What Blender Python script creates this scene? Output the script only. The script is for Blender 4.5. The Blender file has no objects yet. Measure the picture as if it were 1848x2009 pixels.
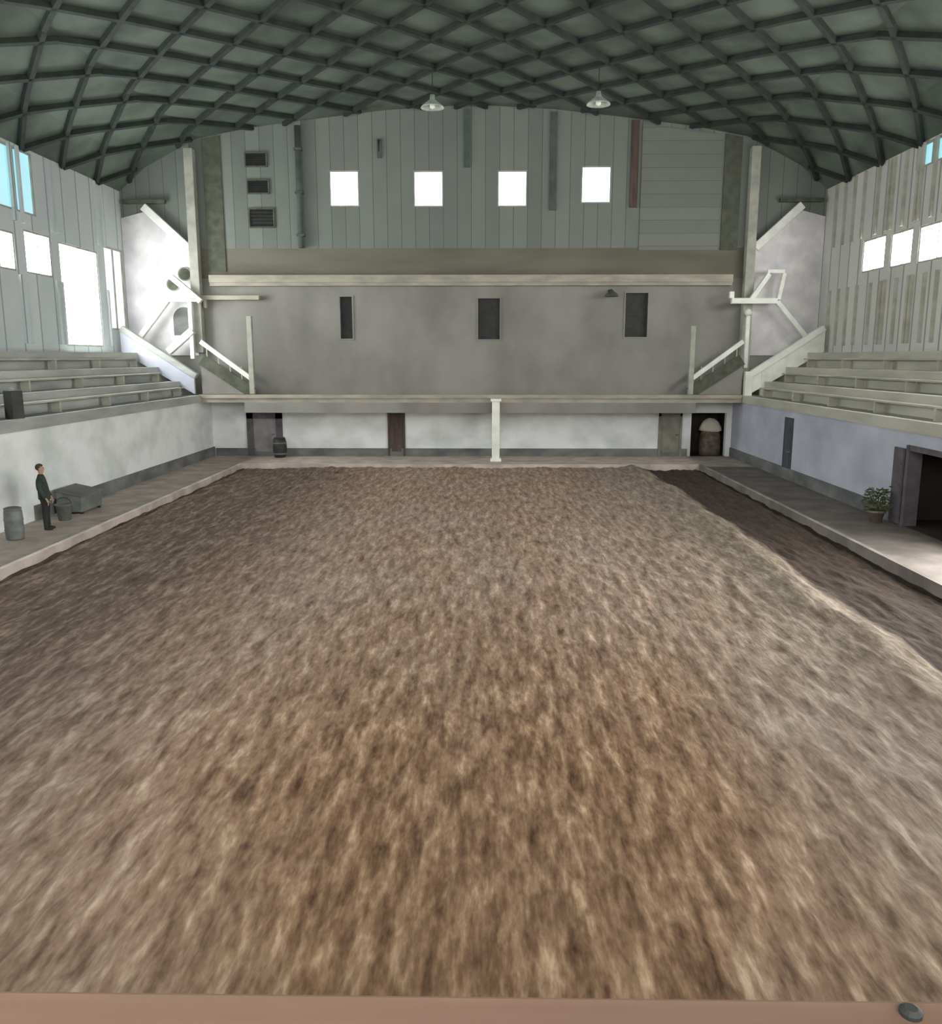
import bpy, bmesh, math, random
import numpy as np
from mathutils import Vector, Matrix, noise

random.seed(7)
SC = bpy.context.scene
COL = SC.collection
R = math.radians

# ------------------------------------------------------------------ materials
def srgb(r, g, b):
    def f(c):
        c /= 255.0
        return c / 12.92 if c <= 0.04045 else ((c + 0.055) / 1.055) ** 2.4
    return (f(r), f(g), f(b), 1.0)


def nodes_of(name):
    m = bpy.data.materials.new(name)
    m.use_nodes = True
    nt = m.node_tree
    bsdf = nt.nodes.get('Principled BSDF')
    return m, nt, bsdf


def mottled(name, c1, c2, scale=(1, 1, 1), detail=4, rough=0.8, lo=0.35, hi=0.65, bump=0.0, bump_scale=None, metal=0.0):
    """two-tone noise material in object space"""
    m, nt, b = nodes_of(name)
    tc = nt.nodes.new('ShaderNodeTexCoord')
    mp = nt.nodes.new('ShaderNodeMapping')
    mp.inputs['Scale'].default_value = scale
    nt.links.new(tc.outputs['Object'], mp.inputs['Vector'])
    n = nt.nodes.new('ShaderNodeTexNoise')
    n.inputs['Scale'].default_value = 1.0
    n.inputs['Detail'].default_value = detail
    nt.links.new(mp.outputs['Vector'], n.inputs['Vector'])
    r = nt.nodes.new('ShaderNodeValToRGB')
    r.color_ramp.elements[0].position = lo
    r.color_ramp.elements[1].position = hi
    r.color_ramp.elements[0].color = srgb(*c1)
    r.color_ramp.elements[1].color = srgb(*c2)
    nt.links.new(n.outputs['Fac'], r.inputs['Fac'])
    nt.links.new(r.outputs['Color'], b.inputs['Base Color'])
    b.inputs['Roughness'].default_value = rough
    b.inputs['Metallic'].default_value = metal
    if bump:
        bp = nt.nodes.new('ShaderNodeBump')
        bp.inputs['Strength'].default_value = bump
        bp.inputs['Distance'].default_value = 0.03
        nt.links.new(n.outputs['Fac'], bp.inputs['Height'])
        nt.links.new(bp.outputs['Normal'], b.inputs['Normal'])
    return m


def boarded(name, c1, c2, axis='X', width=0.5, gap=0.06, gapcol=(60, 62, 58), rough=0.75):
    """boards: tone per board plus a dark joint, across object axis"""
    m, nt, b = nodes_of(name)
    tc = nt.nodes.new('ShaderNodeTexCoord')
    sp = nt.nodes.new('ShaderNodeSeparateXYZ')
    nt.links.new(tc.outputs['Object'], sp.inputs[0])
    dv = nt.nodes.new('ShaderNodeMath'); dv.operation = 'DIVIDE'
    dv.inputs[1].default_value = width
    nt.links.new(sp.outputs[axis], dv.inputs[0])
    fl = nt.nodes.new('ShaderNodeMath'); fl.operation = 'FLOOR'
    nt.links.new(dv.outputs[0], fl.inputs[0])
    fr = nt.nodes.new('ShaderNodeMath'); fr.operation = 'FRACT'
    nt.links.new(dv.outputs[0], fr.inputs[0])
    wn = nt.nodes.new('ShaderNodeTexWhiteNoise'); wn.noise_dimensions = '1D'
    nt.links.new(fl.outputs[0], wn.inputs['W'])
    n = nt.nodes.new('ShaderNodeTexNoise'); n.inputs['Scale'].default_value = 0.9
    n.inputs['Detail'].default_value = 5
    nt.links.new(tc.outputs['Object'], n.inputs['Vector'])
    ad = nt.nodes.new('ShaderNodeMath'); ad.operation = 'ADD'
    nt.links.new(wn.outputs['Value'], ad.inputs[0]); nt.links.new(n.outputs['Fac'], ad.inputs[1])
    hf = nt.nodes.new('ShaderNodeMath'); hf.operation = 'MULTIPLY'; hf.inputs[1].default_value = 0.5
    nt.links.new(ad.outputs[0], hf.inputs[0])
    mx = nt.nodes.new('ShaderNodeMix'); mx.data_type = 'RGBA'
    mx.inputs['A'].default_value = srgb(*c1); mx.inputs['B'].default_value = srgb(*c2)
    nt.links.new(hf.outputs[0], mx.inputs['Factor'])
    lt = nt.nodes.new('ShaderNodeMath'); lt.operation = 'LESS_THAN'; lt.inputs[1].default_value = gap
    nt.links.new(fr.outputs[0], lt.inputs[0])
    m2 = nt.nodes.new('ShaderNodeMix'); m2.data_type = 'RGBA'
    m2.inputs['B'].default_value = srgb(*gapcol)
    nt.links.new(lt.outputs[0], m2.inputs['Factor'])
    nt.links.new(mx.outputs['Result'], m2.inputs['A'])
    nt.links.new(m2.outputs['Result'], b.inputs['Base Color'])
    b.inputs['Roughness'].default_value = rough
    return m


def glazing(name, col, strength):
    """a daylit frosted pane"""
    m, nt, b = nodes_of(name)
    b.inputs['Base Color'].default_value = (0.6, 0.65, 0.65, 1)
    b.inputs['Roughness'].default_value = 0.25
    n = nt.nodes.new('ShaderNodeTexNoise'); n.inputs['Scale'].default_value = 1.3
    tc = nt.nodes.new('ShaderNodeTexCoord')
    nt.links.new(tc.outputs['Object'], n.inputs['Vector'])
    r = nt.nodes.new('ShaderNodeValToRGB')
    r.color_ramp.elements[0].color = tuple(c * 0.85 for c in col[:3]) + (1,)
    r.color_ramp.elements[1].color = tuple(col[:3]) + (1,)
    nt.links.new(n.outputs['Fac'], r.inputs['Fac'])
    nt.links.new(r.outputs['Color'], b.inputs['Emission Color'])
    b.inputs['Emission Strength'].default_value = strength
    return m


def floor_sand(name):
    m, nt, b = nodes_of(name)
    L = nt.links.new
    tc = nt.nodes.new('ShaderNodeTexCoord')

    def noise_(scale, detail=4, rough=0.6):
        mp = nt.nodes.new('ShaderNodeMapping'); mp.inputs['Scale'].default_value = scale
        L(tc.outputs['Object'], mp.inputs['Vector'])
        n = nt.nodes.new('ShaderNodeTexNoise'); n.inputs['Scale'].default_value = 1.0
        n.inputs['Detail'].default_value = detail; n.inputs['Roughness'].default_value = rough
        L(mp.outputs['Vector'], n.inputs['Vector'])
        return n.outputs['Fac']

    def math_(op, a, bb=None, clamp=False):
        n = nt.nodes.new('ShaderNodeMath'); n.operation = op; n.use_clamp = clamp
        for i, v in enumerate((a, bb)):
            if v is None: continue
            if isinstance(v, (int, float)): n.inputs[i].default_value = v
            else: L(v, n.inputs[i])
        return n.outputs[0]

    def ramp(fac, stops):
        r = nt.nodes.new('ShaderNodeValToRGB')
        e = r.color_ramp.elements
        e[0].position, e[0].color = stops[0][0], srgb(*stops[0][1])
        e[1].position, e[1].color = stops[-1][0], srgb(*stops[-1][1])
        for p, c in stops[1:-1]:
            q = e.new(p); q.color = srgb(*c)
        L(fac, r.inputs['Fac'])
        return r.outputs['Color']

    def mix(f, a, bb, blend='MIX'):
        n = nt.nodes.new('ShaderNodeMix'); n.data_type = 'RGBA'; n.blend_type = blend
        if isinstance(f, (int, float)): n.inputs['Factor'].default_value = f
        else: L(f, n.inputs['Factor'])
        for k, v in (('A', a), ('B', bb)):
            if isinstance(v, tuple): n.inputs[k].default_value = v
            else: L(v, n.inputs[k])
        return n.outputs['Result']

    streak = noise_((6.5, 1.15, 3.0), 3, 0.6)
    grain = noise_((15.0, 4.5, 9.0), 3, 0.6)
    patch = noise_((0.42, 0.16, 1.0), 3, 0.55)
    f = math_('ADD', math_('MULTIPLY', streak, 0.62), math_('MULTIPLY', grain, 0.38))
    chips = ramp(f, [(0.34, (70, 49, 32)), (0.47, (118, 90, 66)), (0.55, (142, 113, 86)), (0.68, (192, 163, 132))])
    dry = ramp(f, [(0.33, (108, 91, 79)), (0.48, (148, 129, 116)), (0.70, (196, 179, 164))])
    pf = math_('MULTIPLY', math_('SUBTRACT', patch, 0.38), 3.0, True)
    pinkish = ramp(f, [(0.33, (104, 82, 66)), (0.47, (146, 121, 102)), (0.55, (164, 140, 121)), (0.70, (204, 184, 166))])
    base = mix(pf, pinkish, dry)
    sx = nt.nodes.new('ShaderNodeSeparateXYZ'); L(tc.outputs['Object'], sx.inputs[0])
    # loose brown wood chips lie thickest in the near middle of the arena
    wob2 = math_('MULTIPLY', math_('SUBTRACT', noise_((0.7, 0.3, 1.0), 3), 0.5), 3.4)
    near = math_('DIVIDE', math_('SUBTRACT', 17.0, math_('ADD', sx.outputs['Y'], math_('MULTIPLY', wob2, 1.6))), 8.0, True)
    mid = math_('DIVIDE', math_('SUBTRACT', 4.3, math_('ABSOLUTE', math_('ADD', math_('SUBTRACT', sx.outputs['X'], 0.7), wob2))), 2.6, True)
    base = mix(math_('MULTIPLY', math_('MULTIPLY', near, mid), 0.85), base, chips)
    greyed = ramp(f, [(0.33, (94, 86, 75)), (0.48, (120, 112, 100)), (0.70, (158, 149, 137))])
    # ridden track along both long sides, with shade there painted as darker sand
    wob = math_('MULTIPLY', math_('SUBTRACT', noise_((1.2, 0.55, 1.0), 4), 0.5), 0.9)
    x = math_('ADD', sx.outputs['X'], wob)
    right_dark = math_('DIVIDE', math_('SUBTRACT', x, 7.15), 0.35, True)
    left_shade = math_('DIVIDE', math_('SUBTRACT', math_('MULTIPLY', x, -1.0), 2.6), 4.0, True)  # shade painted over the whole left part of the floor
    paler = math_('MULTIPLY', math_('DIVIDE', math_('SUBTRACT', x, 3.0), 3.2, True), 0.75)
    base = mix(paler, base, greyed)
    left_shade_col = ramp(f, [(0.33, (56, 46, 38)), (0.5, (86, 73, 62)), (0.70, (134, 119, 105))])
    right_dark_col = ramp(f, [(0.33, (42, 34, 29)), (0.5, (58, 48, 42)), (0.70, (74, 63, 55))])
    base = mix(math_('MULTIPLY', left_shade, 0.9), base, left_shade_col)
    base = mix(math_('MULTIPLY', right_dark, 0.97), base, right_dark_col)
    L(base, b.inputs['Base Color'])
    b.inputs['Roughness'].default_value = 0.95
    b.inputs['Specular IOR Level'].default_value = 0.15
    bp = nt.nodes.new('ShaderNodeBump'); bp.inputs['Strength'].default_value = 0.7
    bp.inputs['Distance'].default_value = 0.05
    L(f, bp.inputs['Height']); L(bp.outputs['Normal'], b.inputs['Normal'])
    return m


M = dict(
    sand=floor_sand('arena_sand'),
    concrete=mottled('walkway_concrete', (166, 154, 146), (200, 187, 177), (1.5, 1.5, 1.5)),
    concrete_dark=mottled('walkway_concrete_dark', (104, 97, 92), (132, 123, 117), (1.2, 1.2, 1.2)),  # darker concrete for the right side and near end
    white=mottled('whitewash', (206, 211, 209), (238, 241, 241), (0.7, 0.7, 0.9), detail=6, lo=0.3, hi=0.6),
    white_cool=mottled('cool_whitewash', (166, 170, 184), (196, 198, 210), (0.5, 0.5, 0.7), detail=5, lo=0.3, hi=0.7),
    dado=mottled('grey_dado', (92, 94, 94), (128, 128, 126), (0.9, 0.9, 1.5)),
    plaster=mottled('grey_plaster', (126, 124, 119), (148, 146, 141), (0.5, 0.5, 0.35), detail=5),
    plaster_white=mottled('white_plaster', (205, 202, 206), (238, 236, 236), (0.9, 0.9, 0.9), detail=5),
    gable=boarded('gable_boards', (106, 113, 107), (132, 139, 132), 'X', 0.62, 0.05, (88, 94, 88)),
    gable_brown=mottled('gable_lower_boards', (102, 99, 86), (118, 115, 102), (0.25, 0.3, 1.2)),
    panel=boarded('panel_boards', (112, 117, 108), (128, 132, 123), 'Z', 0.55, 0.05, (98, 102, 94)),
    side=boarded('side_wall_boards', (190, 190, 185), (220, 220, 215), 'Y', 0.95, 0.10, (150, 152, 148)),
    side_left=boarded('left_wall_boards', (184, 192, 192), (216, 222, 223), 'Y', 1.2, 0.07, (150, 160, 162)),
    tier=mottled('tier_concrete', (166, 164, 152), (190, 188, 176), (0.4, 0.4, 2.0)),
    tier_left=mottled('tier_concrete_left', (150, 154, 150), (182, 184, 180), (0.4, 0.4, 2.0)),
    bench=mottled('bench_wood', (150, 148, 136), (188, 186, 172), (3, 0.6, 3)),
    ceil=mottled('roof_boarding', (64, 74, 66), (98, 109, 98), (0.5, 0.5, 0.5), detail=4),
    rib=mottled('lamella_timber', (34, 41, 37), (48, 56, 50), (2, 2, 2)),
    trim_white=mottled('white_gloss_paint', (224, 225, 217), (242, 243, 236), (2, 2, 2), rough=0.5),
    trim_grey=mottled('pale_grey_paint', (150, 152, 142), (176, 176, 164), (2, 2, 2), rough=0.6),
    beam=mottled('pale_beam_timber', (150, 146, 132), (176, 170, 154), (1, 3, 3)),
    dark=mottled('dark_metal', (34, 36, 34), (50, 52, 48), (3, 3, 3), rough=0.6),
    dark_olive=mottled('dark_olive_paint', (72, 76, 64), (92, 96, 82), (3, 3, 3)),
    pipe=mottled('grey_green_pipe', (70, 80, 76), (86, 96, 90), (2, 2, 2)),
    brown=mottled('brown_timber', (74, 60, 54), (96, 80, 72), (6, 6, 1)),
    doorpurple=mottled('plum_grey_paint', (82, 76, 82), (100, 94, 100), (3, 3, 3)),
    doorleaf=mottled('grey_door_paint', (124, 120, 122), (148, 142, 144), (2, 2, 2)),
    door_olive=mottled('grey_olive_door', (118, 118, 108), (140, 138, 128), (2, 2, 2)),
    slate=mottled('slate_blue_paint', (62, 68, 76), (80, 86, 94), (3, 3, 3)),
    inside=mottled('dark_store_room', (44, 38, 32), (62, 54, 44), (1, 1, 1)),
    railwood=mottled('rail_wood', (98, 74, 60), (126, 99, 82), (0.6, 6, 6), detail=5),
    plastic=mottled('grey_plastic', (96, 100, 98), (118, 122, 118), (4, 4, 4), rough=0.5),
    tarp=mottled('pale_tarpaulin', (208, 198, 182), (232, 224, 208), (2, 2, 2)),
    tarp_dark=mottled('brown_soil_heap', (86, 74, 64), (120, 106, 94), (5, 5, 5)),
    leaf=mottled('dull_leaf', (70, 84, 52), (104, 118, 78), (9, 9, 9)),
    terracotta=mottled('clay_pot', (104, 92, 82), (126, 112, 100), (5, 5, 5)),
    lampmetal=mottled('pale_lamp_metal', (172, 184, 172), (206, 214, 204), (3, 3, 3), rough=0.45),
    skin=mottled('skin', (170, 132, 110), (188, 150, 126), (6, 6, 6), rough=0.6),
    coat=mottled('dark_green_cloth', (40, 49, 45), (56, 66, 60), (9, 9, 9)),
    trouser=mottled('charcoal_cloth', (30, 32, 30), (44, 44, 41), (9, 9, 9)),
    shoe=mottled('black_leather', (28, 26, 24), (44, 40, 36), (8, 8, 8), rough=0.5),
    hair=mottled('dark_hair', (38, 34, 30), (56, 50, 44), (20, 20, 20)),
    pane_far=glazing('daylight_pane_far', (0.92, 1.0, 0.98), 2.2),
    pane_left=glazing('daylight_pane_left', (0.97, 1.0, 0.98), 10.0),
    pane_right=glazing('daylight_pane_right', (1.0, 0.985, 0.95), 11.5),
    pane_milk=glazing('milky_pane', (0.86, 0.88, 0.95), 0.42),
    pane_blue=glazing('blue_sheet', (0.22, 0.55, 0.64), 0.5),
)

# ------------------------------------------------------------------ mesh builder
class MB:
    def __init__(self):
        self.bm = bmesh.new()
        self.mi = 0

    def _f(self, vs):
        try:
            f = self.bm.faces.new(vs); f.material_index = self.mi
        except ValueError:
            pass

    def hexa(self, p):
        v = [self.bm.verts.new(q) for q in p]
        for q in ((0, 3, 2, 1), (4, 5, 6, 7), (0, 1, 5, 4), (1, 2, 6, 5), (2, 3, 7, 6), (3, 0, 4, 7)):
            self._f([v[i] for i in q])
        return self

    def box(self, a, b):
        x0, x1 = sorted((a[0], b[0])); y0, y1 = sorted((a[1], b[1])); z0, z1 = sorted((a[2], b[2]))
        return self.hexa([(x0, y0, z0), (x1, y0, z0), (x1, y1, z0), (x0, y1, z0), (x0, y0, z1), (x1, y0, z1), (x1, y1, z1), (x0, y1, z1)])

    def bar(self, a, b, w, d, up=(0, 0, 1)):
        """rectangular bar a-b; w across, d along 'up'-ish"""
        a, b = Vector(a), Vector(b)
        t = (b - a).normalized(); u = Vector(up)
        if abs(t.dot(u)) > 0.95: u = Vector((0, 1, 0))
        s = t.cross(u).normalized(); n = s.cross(t).normalized()
        s *= w / 2; n *= d / 2
        return self.hexa([a - s - n, a + s - n, a + s + n, a - s + n, b - s - n, b + s - n, b + s + n, b - s + n])

    def prism(self, poly, axis, lo, hi):
        """poly in the two other axes, extruded along axis"""
        def p(u, v, w):
            return {'X': (w, u, v), 'Y': (u, w, v), 'Z': (u, v, w)}[axis]
        A = [self.bm.verts.new(p(u, v, lo)) for u, v in poly]
        B = [self.bm.verts.new(p(u, v, hi)) for u, v in poly]
        self._f(A); self._f(B[::-1])
        n = len(poly)
        for i in range(n):
            self._f([A[i], B[i], B[(i + 1) % n], A[(i + 1) % n]])
        return self

    def lathe(self, prof, c=(0, 0, 0), n=24, cap=True):
        rings = []
        for r, z in prof:
            rings.append([self.bm.verts.new((c[0] + r * math.cos(2 * math.pi * k / n), c[1] + r * math.sin(2 * math.pi * k / n), c[2] + z)) for k in range(n)])
        for A, B in zip(rings, rings[1:]):
            for k in range(n):
                self._f([A[k], A[(k + 1) % n], B[(k + 1) % n], B[k]])
        if cap:
            self._f(rings[0][::-1]); self._f(rings[-1])
        return self

    def tube(self, pts, r, n=10):
        pts = [Vector(p) for p in pts]
        rings = []
        for i, p in enumerate(pts):
            t = (pts[min(i + 1, len(pts) - 1)] - pts[max(i - 1, 0)]).normalized()
            u = Vector((0, 0, 1)) if abs(t.z) < 0.9 else Vector((1, 0, 0))
            s = t.cross(u).normalized(); w = s.cross(t)
            rings.append([self.bm.verts.new(p + (s * math.cos(2 * math.pi * k / n) + w * math.sin(2 * math.pi * k / n)) * r) for k in range(n)])
        for A, B in zip(rings, rings[1:]):
            for k in range(n):
                self._f([A[k], A[(k + 1) % n], B[(k + 1) % n], B[k]])
        self._f(rings[0][::-1]); self._f(rings[-1])
        return self

    def build(self, name, mats, parent=None, smooth=False, bevel=0.0):
        bmesh.ops.recalc_face_normals(self.bm, faces=self.bm.faces[:])
        me = bpy.data.meshes.new(name)
        self.bm.to_mesh(me); self.bm.free()
        for m in (mats if isinstance(mats, (list, tuple)) else [mats]):
            me.materials.append(m)
        if smooth:
            for p in me.polygons: p.use_smooth = True
        o = bpy.data.objects.new(name, me); COL.objects.link(o)
        if parent: o.parent = parent
        if bevel:
            b = o.modifiers.new('bevel', 'BEVEL'); b.width = bevel; b.segments = 2
            b.limit_method = 'ANGLE'
        return o


def tag(o, label, cat, group=None):
    o['label'] = label; o['category'] = cat
    if group: o['group'] = group
    return o


def struct(o, label=None, cat=None):
    o['kind'] = 'structure'
    if label: o['label'] = label
    if cat: o['category'] = cat
    return o


def thing(name, label, cat, loc=(0, 0, 0), rz=0.0, group=None):
    o = bpy.data.objects.new(name, None); COL.objects.link(o)
    o.location = loc; o.rotation_euler = (0, 0, rz); o.empty_display_size = 0.2
    return tag(o, label, cat, group)


def holes_wall(mb, axis, at, thick, u0, u1, z0, top, holes, extra=(), mat_at=None):
    """a wall sheet of real thickness in the plane axis=at; top(u) is its upper edge; holes = (u0,u1,z0,z1)"""
    us = sorted({u0, u1, *[h[0] for h in holes], *[h[1] for h in holes], *[e for e in extra if u0 < e < u1]})
    us = [u for u in us if u0 <= u <= u1]
    for a, b in zip(us, us[1:]):
        mid = (a + b) / 2
        cuts = sorted((h[2], h[3]) for h in holes if h[0] < mid < h[1])
        segs = []; z = z0
        for c, d in cuts:
            if c > z: segs.append((z, c, c))
            z = d
        segs.append((z, top(a), top(b)))
        fine = []
        for lo, ta, tb in segs:
            if mat_at:
                for zc in mat_at:
                    if lo < zc < min(ta, tb) - 1e-4:
                        fine.append((lo, zc, zc)); lo = zc
            fine.append((lo, ta, tb))
        for lo, ta, tb in fine:
            if max(ta, tb) - lo < 1e-4: continue
            if mat_at:
                zm = (lo + min(ta, tb)) / 2
                mb.mi = sum(1 for zc in mat_at if zm > zc)
            if axis == 'Y':
                mb.hexa([(a, at, lo), (b, at, lo), (b, at + thick, lo), (a, at + thick, lo), (a, at, ta), (b, at, tb), (b, at + thick, tb), (a, at + thick, ta)])
            else:
                mb.hexa([(at, a, lo), (at, b, lo), (at + thick, b, lo), (at + thick, a, lo), (at, a, ta), (at, b, tb), (at + thick, b, tb), (at + thick, a, ta)])
    mb.mi = 0


# ------------------------------------------------------------------ sizes of the hall (metres; X across, Y down the hall, Z up)
HX, FY, NY = 15.6, 39.0, -4.0          # side walls, far wall, near wall
LX = 12.0                              # whitewashed lower side walls under the seating tiers
AX, AY = 9.6, 35.1                     # kerb of the sand arena
EAVE = 11.75
VAULT = [(-15.6, 11.75), (-14.4, 12.75), (-12.0, 13.95), (-9.6, 14.38), (-7.2, 14.68), (-3.6, 15.08), (0, 15.28),
         (3.6, 15.08), (7.2, 14.68), (9.6, 14.38), (12.0, 13.95), (14.4, 12.75), (15.6, 11.75)]


def vault_z(x):
    for (a, za), (b, zb) in zip(VAULT, VAULT[1:]):
        if a <= x <= b: return za + (zb - za) * (x - a) / (b - a)
    return EAVE


# ------------------------------------------------------------------ floor
def sand_floor():
    xs = np.linspace(-AX, AX, 300)
    ys = [2.2]
    while ys[-1] < AY: ys.append(ys[-1] + 0.045 + 0.0045 * ys[-1])
    ys[-1] = AY
    ys = np.array(ys)
    verts, faces = [], []
    for y in ys:
        for x in xs:
            h = 0.045 * (noise.noise(Vector((x * 4.5, y * 1.1, 3.1)))) + 0.03 * noise.noise(Vector((x * 9.0, y * 3.2, 7.7))) \
                + 0.035 * noise.noise(Vector((x * 0.6, y * 0.25, 1.3)))
            w = x + 0.35 * noise.noise(Vector((0.3, y * 0.5, 5.0)))
            h += 0.14 * math.exp(-((w - 6.85) / 0.42) ** 2)                      # windrow thrown up beside the track
            h -= 0.10 / (1 + math.exp(-(w - 7.5) * 6)) + 0.07 / (1 + math.exp((x + 7.6) * 2.4))
            verts.append((x, y, h - 0.04))
    nx = len(xs)
    for j in range(len(ys) - 1):
        for i in range(nx - 1):
            k = j * nx + i
            faces.append((k, k + 1, k + nx + 1, k + nx))
    me = bpy.data.meshes.new('floor'); me.from_pydata(verts, [], faces)
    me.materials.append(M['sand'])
    for p in me.polygons: p.use_smooth = True
    o = bpy.data.objects.new('floor', me); COL.objects.link(o)
    struct(o)
    # concrete walkway round the arena, in one sheet with the arena left out
    b = MB()
    b.box((-LX, NY, -0.3), (-AX - .12, FY, 0.0)); b.box((-AX - .12, AY + .12, -0.3), (LX, FY, 0.0))
    b.mi = 1
    b.box((AX + .12, NY, -0.3), (LX, AY + .12, 0.0)); b.box((-AX - .12, NY, -0.3), (AX + .12, 2.2, -0.02))
    b.build('walkway', [M['concrete'], M['concrete_dark']], o)
    k = MB()
    k.box((-AX - .12, 2.2, -.3), (-AX, AY + .12, 0.10)); k.box((-AX, AY, -.3), (AX, AY + .12, 0.10))
    k.mi = 1
    k.box((AX, 2.2, -.3), (AX + .12, AY + .12, 0.10))
    k.build('kerb', [M['concrete'], M['concrete_dark']], o)


sand_floor()

# ------------------------------------------------------------------ ceiling: timber lamella vault
b = MB()
for (x0, z0), (x1, z1) in zip(VAULT, VAULT[1:]):
    b.hexa([(x0, NY, z0), (x1, NY, z1), (x1, FY, z1), (x0, FY, z0), (x0, NY, z0 + .2), (x1, NY, z1 + .2), (x1, FY, z1 + .2), (x0, FY, z0 + .2)])
ceiling = struct(b.build('ceiling', M['ceil']))
arc = [0.0]
for (x0, z0), (x1, z1) in zip(VAULT, VAULT[1:]): arc.append(arc[-1] + math.hypot(x1 - x0, z1 - z0))


def on_vault(s, y, drop):
    for i in range(len(VAULT) - 1):
        if s <= arc[i + 1] or i == len(VAULT) - 2:
            t = (s - arc[i]) / (arc[i + 1] - arc[i])
            (x0, z0), (x1, z1) = VAULT[i], VAULT[i + 1]
            n = Vector((z1 - z0, 0, x0 - x1)).normalized()
            return Vector((x0 + (x1 - x0) * t, y, z0 + (z1 - z0) * t)) + n * drop


b = MB()
TOT = arc[-1]; SLOPE = 1.15            # metres of hall length per metre of arc
for sgn in (1, -1):
    y_start = NY - TOT * SLOPE if sgn > 0 else NY
    y = y_start
    y_end = FY if sgn > 0 else FY + TOT * SLOPE
    while y < y_end:
        pts = []
        for k in range(49):
            s = TOT * k / 48
            yy = y + sgn * s * SLOPE
            if NY + 0.1 <= yy <= FY - 0.05: pts.append((s, yy))
        for (s0, y0), (s1, y1) in zip(pts, pts[1:]):
            p, q = on_vault(s0, y0, 0.10), on_vault(s1, y1, 0.10)
            nrm = (on_vault((s0 + s1) / 2, y0, 0.3) - on_vault((s0 + s1) / 2, y0, 0.0)).normalized()
            b.bar(p, q, 0.17, 0.16, nrm)
        y += 2.9
b.build('lamella_grid', M['rib'], ceiling)

# ------------------------------------------------------------------ side walls, seating tiers, lower walls
wn = 0


def window(name_n, frame_mb, pane_mb, pane_mat, frame_mat=None):
    f = frame_mb.build('window_%d' % name_n, frame_mat or M['trim_grey'])
    struct(f)
    pane_mb.build('pane', pane_mat, f)
    return f


def side_window(side, y0, y1, z0, z1, mat, bars=1):
    """side -1/+1; opening in the outer side wall"""
    global wn
    wn += 1
    xi = side * HX; xo = side * (HX + 0.3)
    f = MB(); t = 0.07
    xa, xb = side * (HX + 0.02), side * (HX + 0.16)
    f.box((xa, y0, z0), (xb, y1, z0 + t)); f.box((xa, y0, z1 - t), (xb, y1, z1))
    f.box((xa, y0, z0 + t), (xb, y0 + t, z1 - t)); f.box((xa, y1 - t, z0 + t), (xb, y1, z1 - t))
    for k in range(1, bars + 1):
        y = y0 + (y1 - y0) * k / (bars + 1)
        f.box((xa, y - .025, z0 + t), (xb, y + .025, z1 - t))
    p = MB(); p.box((side * (HX + .08), y0 + t, z0 + t), (side * (HX + .1), y1 - t, z1 - t))
    return window(wn, f, p, mat)


LEFT_W = [(28.0, 29.95, 7.45, 8.75), (30.6, 32.45, 7.45, 8.95), (33.05, 36.3, 4.95, 8.85), (36.95, 38.85, 5.7, 9.2),
          (0.5, 6.5, 7.45, 8.75), (7.3, 13.3, 7.45, 8.75), (14.1, 20.1, 7.45, 8.75), (20.9, 27.2, 7.45, 8.75)]
RIGHT_W = [(33.0, 34.9, 7.8, 9.05), (30.95, 32.55, 7.75, 9.0), (28.0, 30.5, 7.7, 8.95),
           (0.5, 6.5, 7.5, 8.9), (7.3, 13.3, 7.5, 8.9), (14.1, 20.1, 7.5, 8.9), (20.9, 27.2, 7.5, 8.9)]
LEFT_B = [(25.5, 31.6, 9.5, 11.65)]
RIGHT_B = [(26.0, 31.2, 10.9, 11.7)]

for side, nm, wins, blues in ((-1, 'wall_left', LEFT_W, LEFT_B), (1, 'wall_right', RIGHT_W, RIGHT_B)):
    b = MB()
    holes_wall(b, 'X', side * HX, side * 0.3, NY, FY, 2.6, lambda u: EAVE, [w for w in wins] + blues)
    w = struct(b.build(nm, M['side_left'] if side < 0 else M['side']))
    for i, q in enumerate(wins):
        m = (M['pane_left'] if side < 0 else M['pane_right'])
        if side < 0 and i == 3: m = M['pane_milk']
        side_window(side, *q, m, 1 if (q[1] - q[0]) < 3.3 else 4)
    for q in blues: side_window(side, *q, M['pane_blue'], 4)
    # battens on the wall face between the windows
    b = MB()
    ys = [29.98, 30.6 - .12, 32.5, 33.0 - .1, 36.35, 36.9] if side < 0 else [28.9, 29.7, 30.55, 30.8, 31.7, 32.6, 32.9, 33.8, 35.0, 35.9, 36.8, 37.7]
    for y in ys:
        for za, zb in ((5.0, 7.35), (9.15, 11.7)):
            if side < 0 and 32.9 < y < 36.9 and za < 6: continue
            b.box((side * (HX - .09), y, za), (side * HX, y + .14, zb))
    b.build('batten', M['tier'] if side > 0 else M['side_left'], w)
    # tiers
    b = MB()
    X0, z = LX, 2.35
    for k in range(4):
        zt = 2.85 + 0.62 * k
        xa = LX + 0.9 * k
        b.box((side * xa, NY, 2.62), (side * (xa + 0.9), FY - .01, zt))
    struct(b.build('seating_tier', M['tier'] if side > 0 else M['tier_left']),
           'stepped grey seating tier above the %s lower wall of the hall' % ('left' if side < 0 else 'right'), 'seating tier')

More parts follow.
